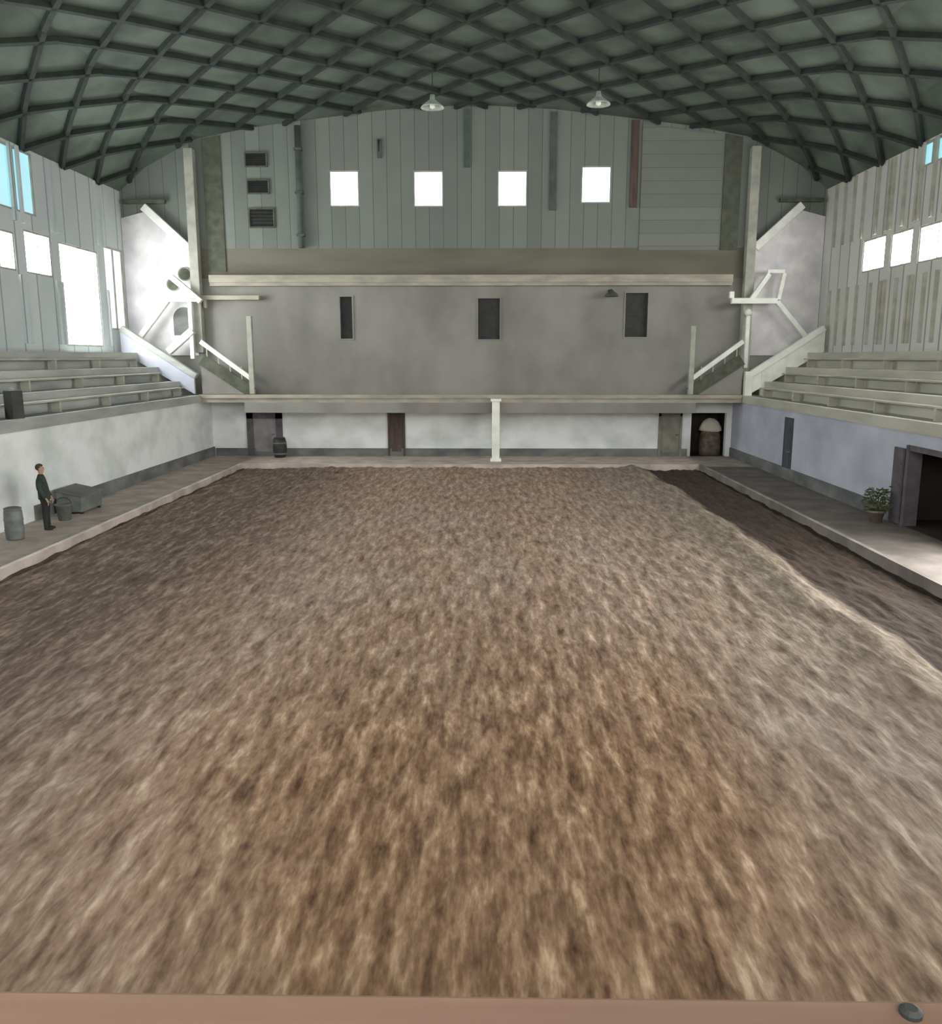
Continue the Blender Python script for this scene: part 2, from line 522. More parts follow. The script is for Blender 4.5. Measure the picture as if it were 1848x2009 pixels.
# lower whitewashed walls with their doorways
b = MB()
holes_wall(b, 'X', -LX - .0, -0.3, NY, FY, 0, lambda u: 2.62, [])
wl = struct(b.build('wall_left_lower', M['white']))
b = MB()
RD = (19.9, 22.55, 0.0, 2.06)
FILL_GATE = (11.5, 19.2, 0.6, 2.5)  # opening for the added light gate
holes_wall(b, 'X', LX, 0.3, NY, FY, 0, lambda u: 2.62, [RD, FILL_GATE], extra=[30.6])
wr = struct(b.build('wall_right_lower', M['white_cool']))
for side, nm in ((-1, 'trim_1'), (1, 'trim_2')):            # coping board along the top of the lower wall
    b = MB()
    b.box((side * (LX - .1), NY, 2.55), (side * (LX + .02), FY, 2.87))
    struct(b.build(nm, M['tier_left'] if side < 0 else M['tier']))
b = MB(); b.box((-LX, 23.0, 0), (-LX + .05, FY - .02, 0.42)); struct(b.build('baseboard_left', M['dado']))
b = MB(); b.box((LX - .05, RD[1] + .75, 0), (LX, FY - .02, 0.42)); struct(b.build('baseboard_right', M['dado']))

# dark store room behind the open doorway on the right, its frame and its leaf folded against the wall
b = MB()
b.box((LX + .3, 18.9, -.05), (LX + 3.3, 23.6, 0)); b.box((LX + 3.2, 18.9, 0), (LX + 3.3, 23.6, 2.3))
b.box((LX + .3, 18.9, 2.2), (LX + 3.3, 23.6, 2.29)); b.box((LX + .3, 18.9, 0), (LX + 3.3, 19.0, 2.2)); b.box((LX + .3, 23.5, 0), (LX + 3.3, 23.6, 2.2))
b.box((LX, RD[0], -.05), (LX + .3, RD[1], 0.012))
struct(b.build('wall_store_room', M['inside']))
b = MB()
b.box((LX - .06, RD[1] - .02, 0), (LX + .31, RD[1] + .14, 2.2)); b.box((LX - .06, RD[0] - .14, 0), (LX + .1, RD[0], 2.2)); b.box((LX - .06, RD[0], 2.06), (LX + .1, RD[1], 2.2))
d = struct(b.build('door_1', M['doorpurple']))
b = MB(); b.box((LX - .13, RD[1] + .16, .04), (LX - .07, RD[1] + .66, 2.1))
for z in (.5, 1.1, 1.7): b.box((LX - .15, RD[1] + .2, z - .06), (LX - .13, RD[1] + .62, z + .06))
lf = b.build('leaf', M['doorpurple'], d, bevel=.005)
b = MB(); b.tube([(LX - .15, RD[1] + .6, 1.0), (LX - .2, RD[1] + .6, 1.0), (LX - .2, RD[1] + .5, 1.0)], .014); b.build('handle', M['dark'], lf)

# unseen glazed gate, added as fill light for the left wall and floor
M['pane_fill'] = glazing('fill_gate_pane', (1.0, 0.99, 0.95), 13.0)
f = MB(); p = MB(); n = 8
for k in range(n + 1):
    y = FILL_GATE[0] + (FILL_GATE[1] - FILL_GATE[0]) * k / n
    f.box((LX + .04, y - .05, FILL_GATE[2]), (LX + .16, y + .05, FILL_GATE[3]))
for z in (FILL_GATE[2], 1.4, FILL_GATE[3]): f.box((LX + .04, FILL_GATE[0], z - .05), (LX + .16, FILL_GATE[1], z + .05))
p.box((LX + .09, FILL_GATE[0], FILL_GATE[2]), (LX + .11, FILL_GATE[1], FILL_GATE[3]))
g = struct(f.build('door_6', M['trim_grey'])); p.build('pane', M['pane_fill'], g)  # door_6 is the added unseen gate, fill light only

# narrow slate door further down the right wall
b = MB()
b.box((LX - .04, 31.2, 0), (LX, 31.28, 2.3)); b.box((LX - .04, 31.98, 0), (LX, 32.06, 2.3)); b.box((LX - .04, 31.28, 2.22), (LX, 31.98, 2.3))
d = struct(b.build('door_2', M['slate']))
b = MB(); b.box((LX - .03, 31.28, 0.02), (LX - .003, 31.98, 2.22)); b.box((LX - .045, 31.36, .2), (LX - .03, 31.9, 1.0)); b.box((LX - .045, 31.36, 1.15), (LX - .03, 31.9, 2.1))
lf = b.build('leaf', M['slate'], d)
b = MB(); b.tube([(LX - .03, 31.36, 1.05), (LX - .1, 31.36, 1.05), (LX - .1, 31.48, 1.05)], .014); b.build('handle', M['trim_grey'], lf)

# ------------------------------------------------------------------ far wall
FW = [(-5.6, 11.08, 12.6), (-1.88, 11.06, 12.58), (1.82, 11.06, 12.58), (5.5, 11.2, 12.75)]
SLITS = [(-5.92, -5.38, 5.35, 7.2), (0.32, 1.3, 5.32, 7.12), (6.95, 7.95, 5.42, 7.35)]
holes = [(x - .66, x + .66, a, c) for x, a, c in FW] + SLITS + [(10.15, 11.75, 0, 2.0)]
b = MB()
holes_wall(b, 'Y', FY, 0.3, -HX, HX, 0, vault_z, holes, extra=[v[0] for v in VAULT] + [-12.2, 12.2], mat_at=[2.75, 8.0, 9.3])
wall_far = struct(b.build('wall_far', [M['white'], M['plaster'], M['gable_brown'], M['gable']]))
for x, a, c in FW:
    wn += 1
    f = MB(); t = .06; ya, yb = FY + .03, FY + .15
    f.box((x - .66, ya, a), (x + .66, yb, a + t)); f.box((x - .66, ya, c - t), (x + .66, yb, c))
    f.box((x - .66, ya, a + t), (x - .66 + t, yb, c - t)); f.box((x + .66 - t, ya, a + t), (x + .66, yb, c - t))
    p = MB(); p.box((x - .6, FY + .08, a + t), (x + .6, FY + .1, c - t))
    window(wn, f, p, M['pane_far'])
for x0, x1, z0, z1 in SLITS:                                  # unlit openings: frame, one sash and a dark sheet for the shade behind
    wn += 1
    f = MB(); t = .06; ya, yb = FY - .05, FY + .12
    f.box((x0 - t, ya, z0 - t), (x1 + t, yb, z0)); f.box((x0 - t, ya, z1), (x1 + t, yb, z1 + t))
    f.box((x0 - t, ya, z0), (x0, yb, z1)); f.box((x1, ya, z0), (x1 + t, yb, z1))
    o = struct(f.build('window_%d' % wn, M['plaster']))
    p = MB(); p.box((x0, FY + .2, z0), (x1, FY + .24, z1)); p.box((x0, FY + .16, (z0 + z1) / 2 - .03), (x1, FY + .2, (z0 + z1) / 2 + .03))
    p.build('dark_sheet', M['dark'], o)

# white plaster fields at both ends, under the slanting braces
for s, nm in ((-1, 'trim_3'), (1, 'trim_4')):
    b = MB()
    poly = [(s * 12.45, 4.6), (s * 15.58, 4.6), (s * 15.58, 10.6), (s * 14.4, 10.9), (s * 12.45, 9.1)]
    b.prism(poly, 'Y', FY - .08, FY)
    struct(b.build(nm, M['plaster_white']))
# pale beam across the wall above the gallery, fascia of the gallery, and its deck
b = MB(); b.box((-11.7, FY - .4, 7.8), (11.6, FY, 8.12)); b.box((-11.7, FY - .3, 7.66), (11.6, FY, 7.8))
struct(b.build('trim_5', M['beam']))
b = MB(); b.box((-LX + .02, 37.3, 2.55), (LX - .12, FY, 2.84)); b.box((-LX + .02, 37.22, 2.74), (LX - .12, 37.3, 2.9))
g = struct(b.build('gallery_deck', M['beam']), 'pale gallery deck running along the far end wall', 'gallery')
b = MB(); b.box((-10.0, 37.3, 2.1), (9.9, 37.4, 2.55)); b.build('fascia', M['plaster'], g)
b = MB(); b.box((-11.9, FY - .06, 0), (10.0, FY, .35)); struct(b.build('baseboard_far', M['dado']))
# boarded panel to the right of the windows, dark strips beside the posts, brown strip
b = MB(); b.prism([(7.45, 9.2), (10.95, 9.2), (10.95, 14.0), (7.45, 14.45)], 'Y', FY - .05, FY); struct(b.build('trim_6', M['panel']))
b = MB(); b.prism([(11.05, 9.2), (11.8, 9.2), (11.8, 13.9), (11.05, 14.05)], 'Y', FY - .06, FY); struct(b.build('trim_7', M['dark_olive']))
b = MB(); b.prism([(-11.8, 8.3), (-11.0, 8.3), (-11.0, 14.05), (-11.8, 13.9)], 'Y', FY - .06, FY); struct(b.build('trim_8', M['dark_olive']))
b = MB(); b.box((6.98, FY - .12, 11.0), (7.3, FY, 14.6)); struct(b.build('trim_9', M['brown']))
b = MB(); b.box((3.45, FY - .1, 10.9), (3.75, FY, 14.95)); struct(b.build('trim_10', M['pipe']))
b = MB(); b.box((-.3, FY - .08, 12.7), (-.05, FY, 15.1)); struct(b.build('trim_11', M['pipe']))

# near wall behind the camera, with an unseen glazed front added as fill light
b = MB()
NEAR_FILL = (-9.0, 9.0, 5.4, 11.2)
holes_wall(b, 'Y', NY, -0.3, -HX, HX, 0, vault_z, [NEAR_FILL], extra=[v[0] for v in VAULT])
struct(b.build('wall_near', M['plaster']))
wn += 1
f = MB(); p = MB()
for k in range(7):
    x = NEAR_FILL[0] + (NEAR_FILL[1] - NEAR_FILL[0]) * k / 6
    f.box((x - .06, NY - .2, NEAR_FILL[2]), (x + .06, NY - .05, NEAR_FILL[3]))
for z in (NEAR_FILL[2], (NEAR_FILL[2] + NEAR_FILL[3]) / 2, NEAR_FILL[3]): f.box((NEAR_FILL[0], NY - .2, z - .06), (NEAR_FILL[1], NY - .05, z + .06))
p.box((NEAR_FILL[0], NY - .15, NEAR_FILL[2]), (NEAR_FILL[1], NY - .12, NEAR_FILL[3]))
M['pane_near_fill'] = glazing('near_fill_pane', (1.0, 0.99, 0.97), 4.0)
window(wn, f, p, M['pane_near_fill'])  # added unseen window, fill light only

# ------------------------------------------------------------------ doors of the far wall
def far_door(n, x0, x1, h, frame, leaf, fw=.12, head=None):
    b = MB(); y = FY - .1
    b.box((x0, y, 0), (x0 + fw, FY, h)); b.box((x1 - fw, y, 0), (x1, FY, h)); b.box((x0, y, h - (head or fw)), (x1, FY, h))
    d = struct(b.build('door_%d' % n, frame))
    b = MB(); b.box((x0 + fw, FY - .05, .02), (x1 - fw, FY - .005, h - (head or fw)))
    for z0, z1 in ((.2, .85), (1.05, h - .35)): b.box((x0 + fw + .1, FY - .065, z0), (x1 - fw - .1, FY - .05, z1))
    lf = b.build('leaf', leaf, d)
    b = MB(); b.tube([(x1 - fw - .08, FY - .05, 1.0), (x1 - fw - .08, FY - .12, 1.0), (x1 - fw - .2, FY - .12, 1.0)], .014)
    b.build('handle', M['dark'], lf)


far_door(3, -10.4, -8.75, 2.02, M['doorpurple'], M['doorleaf'], .3, .3)
far_door(4, -3.85, -3.05, 2.1, M['brown'], M['brown'], .08)
far_door(5, 8.65, 9.72, 2.05, M['door_olive'], M['door_olive'], .1, .2)
b = MB()                                                      # recess in the right corner
b.box((10.15, FY + .3, 0), (11.75, FY + 1.6, -.05)); b.box((10.05, FY + 1.5, 0), (11.85, FY + 1.6, 2.1)); b.box((10.05, FY + .3, 0), (10.15, FY + 1.5, 2.1))
b.box((11.75, FY + .3, 0), (11.85, FY + 1.5, 2.1)); b.box((10.05, FY + .3, 2.0), (11.85, FY + 1.6, 2.1)); b.box((10.15, FY, -.05), (11.75, FY + .3, .006))
b.build('recess_lining', M['inside'], wall_far)

# heap of bedding under a pale tarpaulin inside the recess
t = thing('covered_heap', 'brown heap under a pale tarpaulin in the dark recess of the far corner', 'heap', (11.2, FY + .62, 0))
b = MB(); b.lathe([(.5, 0), (.52, .35), (.48, .9), (.36, 1.25), (.12, 1.4)], n=18)
for v in b.bm.verts: v.co += Vector((noise.noise(v.co * 3) * .05, noise.noise(v.co * 3 + Vector((5, 0, 0))) * .05, 0))
b.build('heap', M['tarp_dark'], t, True)
b = MB(); b.lathe([(.53, 1.15), (.5, 1.3), (.36, 1.58), (.18, 1.7), (.02, 1.72)], n=18)
for v in b.bm.verts: v.co += Vector((noise.noise(v.co * 4) * .04, noise.noise(v.co * 4 + Vector((5, 0, 0))) * .04, noise.noise(v.co * 5) * .05))
b.build('tarpaulin', M['tarp'], t, True)['label'] = 'pale rounded tarpaulin'

# ------------------------------------------------------------------ pillars and posts
def post(name, label, cat, x, y, z0, z1, w, mat, cap=True, group=None):
    t = thing(name, label, cat, (x, y, z0), 0, group)
    h = z1 - z0
    b = MB(); b.box((-w / 2, -w / 2, 0), (w / 2, w / 2, h)); b.build('shaft', mat, t, bevel=.02)
    if cap:
        b = MB(); b.box((-w * .7, -w * .7, 0), (w * .7, w * .7, .12)); b.build('base', mat, t, bevel=.01)
        b = MB(); b.box((-w * .68, -w * .68, h - .12), (w * .68, w * .68, h)); b.build('capital', mat, t, bevel=.01)
    return t


post('pillar', 'slim white pillar carrying the middle of the far gallery', 'pillar', 1.12, 37.05, 0, 2.74, .34, M['trim_white'])
post('timber_post', 'tall pale post on the far wall at the end of the left tier', 'post', -12.3, FY - .28, 4.72, 13.45, .4, M['trim_grey'], False, 'tall posts on the far wall')
post('timber_post', 'tall white post on the far wall above the right raking parapet', 'post', 12.3, FY - .28, 3.48, 13.45, .4, M['trim_grey'], False, 'tall posts on the far wall')
for s, lab in ((-1, 'white slanting brace from the left tall post up to the left eave'), (1, 'white slanting brace from the right tall post up to the right eave')):
    t = thing('roof_brace', lab, 'brace', (s * 12.5, FY - .3, 9.25), 0, 'slanting roof braces')
    b = MB(); b.bar((0, 0, 0), (s * 1.95, 0, 1.8), .24, .34); b.build('strut', M['trim_white'], t, bevel=.02)
    b = MB(); b.bar((s * -.02, 0, -.25), (s * -.02, 0, .3), .26, .1); b.build('shoe', M['trim_white'], t)
    b = MB(); b.bar((s * 1.0, .1, 2.02), (s * 2.9, .1, 2.02), .2, .16); b.build('tie', M['dark_olive'], t)

# raking end parapets of the two tiers
for s, lab, m in ((-1, 'grey raking parapet closing the far end of the left tier', M['tier_left']),
                  (1, 'bright white raking parapet closing the far end of the right tier', M['trim_white'])):
    t = thing('end_parapet', lab, 'parapet', (s * 12.2, 37.6, 2.9), 0, 'raking end parapets')
    b = MB(); b.prism([(s * 0.05, .0), (s * 3.2, 1.85), (s * 3.2, 2.8), (s * 0.05, .75)], 'Y', -.08, .08)
    b.build('panel', M['white_cool'] if s < 0 else M['trim_white'], t)
    b = MB(); b.bar((s * -.05, 0, .78), (s * 3.15, 0, 2.87), .3, .26); b.build('coping', m, t, bevel=.02)
    if s > 0:
        b = MB(); b.box((-.16, -.16, -.05), (.16, .16, 1.0)); b.build('end_pier', m, t, bevel=.02)
        b = MB(); b.box((.55, -.12, -.05), (.75, .12, 1.0)); b.build('pier', m, t, bevel=.02)

# white bracing frame in front of the right white field
t = thing('bracing_frame', 'white painted bracket frame of bars beside the right tall post', 'frame', (12.2, 38.2, 5.6))
def bars(lst, w, nm, m):
    for a, c in lst:
        b = MB(); b.bar((a[0], 0, a[1]), (c[0], 0, c[1]), w, w); b.build(nm, m, t, bevel=.015)
bars([((-.75, 1.35), (1.25, 1.35))], .24, 'rail', M['trim_white'])
bars([((-.75, 1.47), (-.75, 1.75))], .2, 'hook', M['trim_white'])
bars([((.1, 1.4), (.85, 2.5)), ((1.25, 1.32), (2.62, -.2))], .2, 'strut', M['trim_white'])
bars([((.75, 2.6), (1.5, 2.6)), ((1.5, 2.55), (1.3, 1.4))], .17, 'hoop', M['trim_white'])
bars([((.02, -1.55), (.02, .7))], .17, 'stanchion', M['trim_white'])
b = MB(); b.lathe([(.02, .68), (.13, .74), (.17, .85), (.13, .96), (.02, 1.02)], (.02, 0, 0), 14); b.build('ball_finial', M['trim_white'], t, True)

# left: cluster of white bars with a niche and round vents in the white field
t = thing('bracing_frame', 'white bars braced across the left white plaster field', 'frame', (-12.4, 38.3, 4.75))
bars([((-1.2, .0), (-.05, .95))], .3, 'strut', M['trim_white'])
bars([((-2.6, .45), (-1.1, 2.25)), ((-.9, 3.3), (.4, 2.2))], .24, 'strut', M['trim_white'])
bars([((-1.2, 2.3), (.2, 2.3))], .22, 'rail', M['trim_white'])
bars([((-.1, -.3), (-.1, 2.3))], .18, 'stanchion', M['trim_white'])
for x, z, lab in ((-13.4, 7.75, 'round dark vent lower in the left white plaster field'), (-12.86, 8.2, 'round dark vent nearest the left tall post')):
    t = thing('round_vent', lab, 'vent', (x, FY - .09, z), 0, 'round vents in the white field')
    b = MB(); b.lathe([(.24, 0), (.27, .03), (.3, .06), (.3, 0)], n=20, cap=False); o = b.build('collar', M['trim_grey'], t); o.rotation_euler = (R(90), 0, 0)
    b = MB(); b.lathe([(.25, 0.0), (.25, .03)], n=20); o = b.build('grille', M['dark_olive'], t); o.rotation_euler = (R(90), 0, 0)
t = thing('wall_niche', 'grey arched niche between the bars of the left white plaster field', 'niche', (-13.0, FY - .09, 5.5))
pts = [(-.5, 0), (.5, 0)] + [(.5 * math.cos(a), .75 + .5 * math.sin(a)) for a in [math.pi * k / 10 for k in range(11)]]
b = MB(); b.prism(pts, 'Y', -.03, .0); b.build('recess', M['dado'], t)

# ------------------------------------------------------------------ stairs from the tiers to the far gallery
for s, lab in ((-1, 'short stair with white handrail from left tier to far gallery'), (1, 'short stair with white handrail from right tier to far gallery')):
    t = thing('staircase', lab, 'stair', (s * 9.7, 38.1, 2.9), 0, 'short stairs to the far gallery')
    b = MB()
    for k in range(6): b.box((s * (.1 + .36 * k), -.42, 0), (s * (.1 + .36 * (k + 1)), .42, .24 * (k + 1)))
    b.build('flight', M['plaster'], t)
    b = MB(); b.bar((s * .0, -.46, .06), (s * 2.2, -.46, 1.52), .08, .5); b.build('stringer', M['dark_olive'], t)
    b = MB(); b.bar((s * -.05, -.46, .62), (s * 2.2, -.46, 2.3), .16, .2); hr = b.build('handrail', M['trim_white'], t, bevel=.02)
    b = MB(); b.box((-.11, -.57, 0), (.11, -.35, 2.95 if s > 0 else 3.4)); b.build('newel_post', M['trim_grey'], t, bevel=.02)
    for k in range(4):
        x = s * (.45 + .5 * k); z = .3 + (.45 + .5 * k) * .66
        b = MB(); b.box((x - .025, -.485, z), (x + .025, -.435, z + .62)); b.build('baluster', M['trim_grey'], hr)
t = thing('timber_lintel', 'pale timber lintel over the left stair beside the tall post', 'lintel', (-12.1, FY - .2, 7.05))
b = MB(); b.box((0, -.15, 0), (2.6, .2, .2)); b.build('beam', M['beam'], t, bevel=.02)
b = MB(); b.box((.06, -.1, -.35), (.2, .1, 0)); b.build('bracket', M['beam'], t)

# ------------------------------------------------------------------ fittings of the far wall
for k, (x, z, w, h, lab) in enumerate(((-9.45, 13.05, 1.0, .62, 'topmost of three dark louvred vents left of the bright windows'),
                                       (-9.4, 11.92, 1.0, .62, 'middle of three dark louvred vents left of the bright windows'),
                                       (-9.3, 10.6, 1.15, .85, 'lowest and largest dark louvred vent left of the bright windows'))):
    t = thing('wall_vent', lab, 'vent', (x, FY, z), 0, 'louvred vents on the gable')
    b = MB(); q = .06
    b.box((-w / 2, -.08, -h / 2), (w / 2, 0, -h / 2 + q)); b.box((-w / 2, -.08, h / 2 - q), (w / 2, 0, h / 2)); b.box((-w / 2, -.08, -h / 2 + q), (-w / 2 + q, 0, h / 2 - q)); b.box((w / 2 - q, -.08, -h / 2 + q), (w / 2, 0, h / 2 - q))
    b.build('frame', M['dark_olive'], t)
    b = MB(); n = 5
    for i in range(n):
        zz = -h / 2 + q + (h - 2 * q) * (i + .5) / n
        b.bar((-w / 2 + q, -.04, zz), (w / 2 - q, -.04, zz), .09, .02, (0, .5, 1))
    b.box((-w / 2 + q, -.012, -h / 2 + q), (w / 2 - q, -.002, h / 2 - q))
    b.build('louvre', M['dark'], t)
t = thing('downpipe', 'dark grey-green pipe running down the gable left of the windows', 'pipe', (-7.55, FY - .2, 0))
b = MB(); b.tube([(0, 0, 9.3), (0, 0, 14.4)], .13, 14); b.build('tube', M['pipe'], t, True)
for z in (9.8, 11.6, 13.4):
    b = MB(); b.box((-.17, -.15, z), (.17, .19, z + .08)); b.build('clip', M['dark_olive'], t)
t = thing('hanging_bracket', 'small dark bracket on the gable between two bright windows', 'bracket', (-4.0, FY, 13.5))
b = MB(); b.box((-.1, -.06, -.4), (.1, 0, .4)); b.build('plate', M['pipe'], t)
b = MB(); b.tube([(0, -.05, .3), (0, -.35, .25), (0, -.4, -.2)], .035); b.build('arm', M['dark'], t, True)
t = thing('wall_lamp', 'small dark wall lamp beside the rightmost dark gallery opening', 'lamp', (6.25, FY, 7.4))
b = MB(); b.box((-.1, -.05, -.1), (.1, 0, .1)); b.build('mount', M['dark'], t)
b = MB(); b.tube([(0, -.04, 0), (0, -.3, .08), (0, -.42, 0)], .03); b.build('arm', M['dark'], t, True)
b = MB(); b.lathe([(.3, -.22), (.26, -.12), (.1, 0), (.05, .05)], (0, -.42, 0), 18); b.build('lamp_shade', M['dark_olive'], t, True)

# ------------------------------------------------------------------ benches on the tiers
for s, sd in ((-1, 'left'), (1, 'right')):
    for k, wd in enumerate(('lowest', 'middle', 'highest')):
        t = thing('bench', '%s long grey plank bench on the %s seating tier' % (wd, sd), 'bench', (s * (LX + .62 + .9 * k), 29.5, 2.85 + .62 * k), 0, 'plank benches on the tiers')
        b = MB()
        for i in range(2): b.box((s * (-.14 + .17 * i), -7.5, .33), (s * (-.0 + .17 * i), 7.3, .38))
        b.build('seat', M['bench'], t)
        for y in (-7.0, -3.5, 0, 3.4, 6.9):
            b = MB(); b.box((s * -.12, y - .05, 0), (s * .15, y + .05, .33)); b.build('leg', M['tier'], t)

# ------------------------------------------------------------------ loose things
t = thing('loudspeaker', 'black loudspeaker box standing on the left seating tier', 'loudspeaker', (-12.2, 22.85, 2.85), R(60))
b = MB(); b.box((-.16, -.2, 0), (.16, .2, .78)); cb = b.build('cabinet', M['dark'], t, bevel=.02)
b = MB(); b.box((.16, -.17, .04), (.175, .17, .74)); b.build('grille', M['dark_olive'], cb)
b = MB(); b.tube([(-.02, -.08, .78), (-.02, -.08, .83), (-.02, .08, .83), (-.02, .08, .78)], .012); b.build('handle', M['trim_grey'], t)

t = thing('barrel', 'tall grey plastic barrel on the walkway nearest the camera along the left wall', 'barrel', (-11.2, 20.55, 0))
b = MB(); b.lathe([(.19, 0), (.21, .05), (.22, .22), (.23, .25), (.22, .28), (.22, .48), (.23, .51), (.22, .54), (.21, .72), (.19, .76)], n=24); b.build('drum', M['plastic'], t, True)
b = MB(); b.lathe([(.2, .76), (.205, .8), (.15, .82)], n=24); b.build('lid', M['dado'], t)
t = thing('bucket', 'small grey bucket on the walkway just behind the standing person', 'bucket', (-11.2, 23.1, 0))
b = MB(); b.lathe([(.16, 0), (.22, .42), (.24, .43), (.24, .46), (.2, .46), (.15, .03)], n=22); b.build('pail', M['plastic'], t, True)
b = MB(); b.tube([(.225 * math.cos(a), .0, .44 + .2 * math.sin(a)) for a in [math.pi * k / 8 for k in range(9)]], .01, 6); b.build('handle', M['dark'], t)
t = thing('feed_box', 'low grey feed box with sloping lid on walkway against the left wall', 'box', (-11.45, 24.6, 0))
b = MB(); b.prism([(-.4, .06), (.35, .06), (.35, .5), (-.4, .66)], 'Y', -.65, .65); b.build('body', M['plastic'], t, bevel=.02)
b = MB(); b.bar((-.44, 0, .7), (.4, 0, .52), 1.36, .04); b.build('lid', M['dado'], t)
for x in (-.33, .28):
    for y in (-.55, .55):
        b = MB(); b.box((x - .04, y - .04, 0), (x + .04, y + .04, .07)); b.build('foot', M['dark'], t)
t = thing('barrel', 'dark squat barrel standing by the plum framed door of the far wall', 'barrel', (-8.75, 38.3, 0))
b = MB(); b.lathe([(.24, 0), (.3, .2), (.32, .45), (.3, .7), (.25, .9)], n=24); dm = b.build('drum', M['dark'], t, True)
for z in (.18, .66):
    b = MB(); b.lathe([(.302, z - .03), (.318, z), (.308, z + .03)], n=24, cap=False); b.build('hoop', M['dado'], dm)
b = MB(); b.lathe([(.235, .9), (.24, .915), (.1, .92)], n=24); b.build('lid', M['dark_olive'], t)

# potted shrub beside the open doorway
t = thing('potted_shrub', 'leafy green shrub in a clay pot beside the open dark doorway', 'plant', (LX - .5, 23.15, 0))
b = MB(); b.lathe([(.15, 0), (.22, .28), (.25, .28), (.25, .34), (.2, .34), (.19, .26)], n=20); b.build('pot', M['terracotta'], t, True)
b = MB()
for k in range(7):
    a = k * 2.4; b.tube([(0.03 * math.cos(a), .03 * math.sin(a), .26), (.1 * math.cos(a), .1 * math.sin(a), .5), (.2 * math.cos(a), .2 * math.sin(a), .72)], .012, 6)
b.build('stem', M['brown'], t)
b = MB()
for k in range(420):
    a = random.uniform(0, 6.283); rr = .34 * math.sqrt(random.random()); z = random.uniform(.3, .92)
    rr *= 1 - abs(z - .58) * 1.1
    c = Vector((rr * math.cos(a), rr * math.sin(a), z))
    d = Vector((math.cos(a) + random.uniform(-.6, .6), math.sin(a) + random.uniform(-.6, .6), random.uniform(-.5, .8))).normalized()
    s = d.cross(Vector((random.random(), random.random(), 1))).normalized() * .028
    v = [b.bm.verts.new(q) for q in (c, c + d * .06 + s, c + d * .13, c + d * .06 - s)]
    b._f(v)
b.build('foliage', M['leaf'], t)

# hanging lamps under the vault
for x, y, dz, lab in ((-1.35, 33.5, 1.4, 'pale hanging lamp near the middle of the dark vault'), (4.75, 33.0, 1.2, 'pale hanging lamp right of the middle of the dark vault')):
    zt = vault_z(x)
    t = thing('pendant_lamp', lab, 'lamp', (x, y, zt - dz), 0, 'hanging lamps')
    b = MB(); b.tube([(0, 0, .3), (0, 0, dz + .02)], .015, 6); b.build('cord', M['dark'], t)
    b = MB(); b.lathe([(.08, .3), (.1, .14), (.2, .06), (.42, -.12), (.44, -.16), (.4, -.14), (.18, .03), (.05, .05)], n=24); sh = b.build('lamp_shade', M['lampmetal'], t, True)
    b = MB(); b.lathe([(.02, -.2), (.09, -.15), (.1, -.06), (.05, .04)], n=14); b.build('bulb', M['trim_white'], sh, True)

# ------------------------------------------------------------------ viewing gallery rail under the camera
t = thing('gallery_railing', 'brown wooden railing of the viewing gallery in the foreground', 'railing', (.6, 1.05, 2.6))
b = MB(); b.box((-4.5, -.12, .905), (4.5, .055, .965)); b.build('rail_cap', M['railwood'], t, bevel=.008)
b = MB()
for i in range(3): b.box((-4.5, -.02, .12 + .26 * i), (4.5, .01, .36 + .26 * i))
b.build('board', M['railwood'], t)
for x in (-4.3, -1.5, 1.5, 4.3):
    b = MB(); b.box((x - .05, -.09, 0), (x + .05, -.02, .905)); b.build('post', M['brown'], t)
b = MB(); b.lathe([(.016, 0), (.016, .006), (.009, .011)], (.62, .026, .965), 14); b.build('bolt', M['dark'], t)
b = MB(); b.box((-LX + .02, NY, 2.35), (LX - .12, 1.0, 2.6)); struct(b.build('viewing_deck', M['beam']), 'wooden deck of the viewing gallery at the near end', 'gallery')

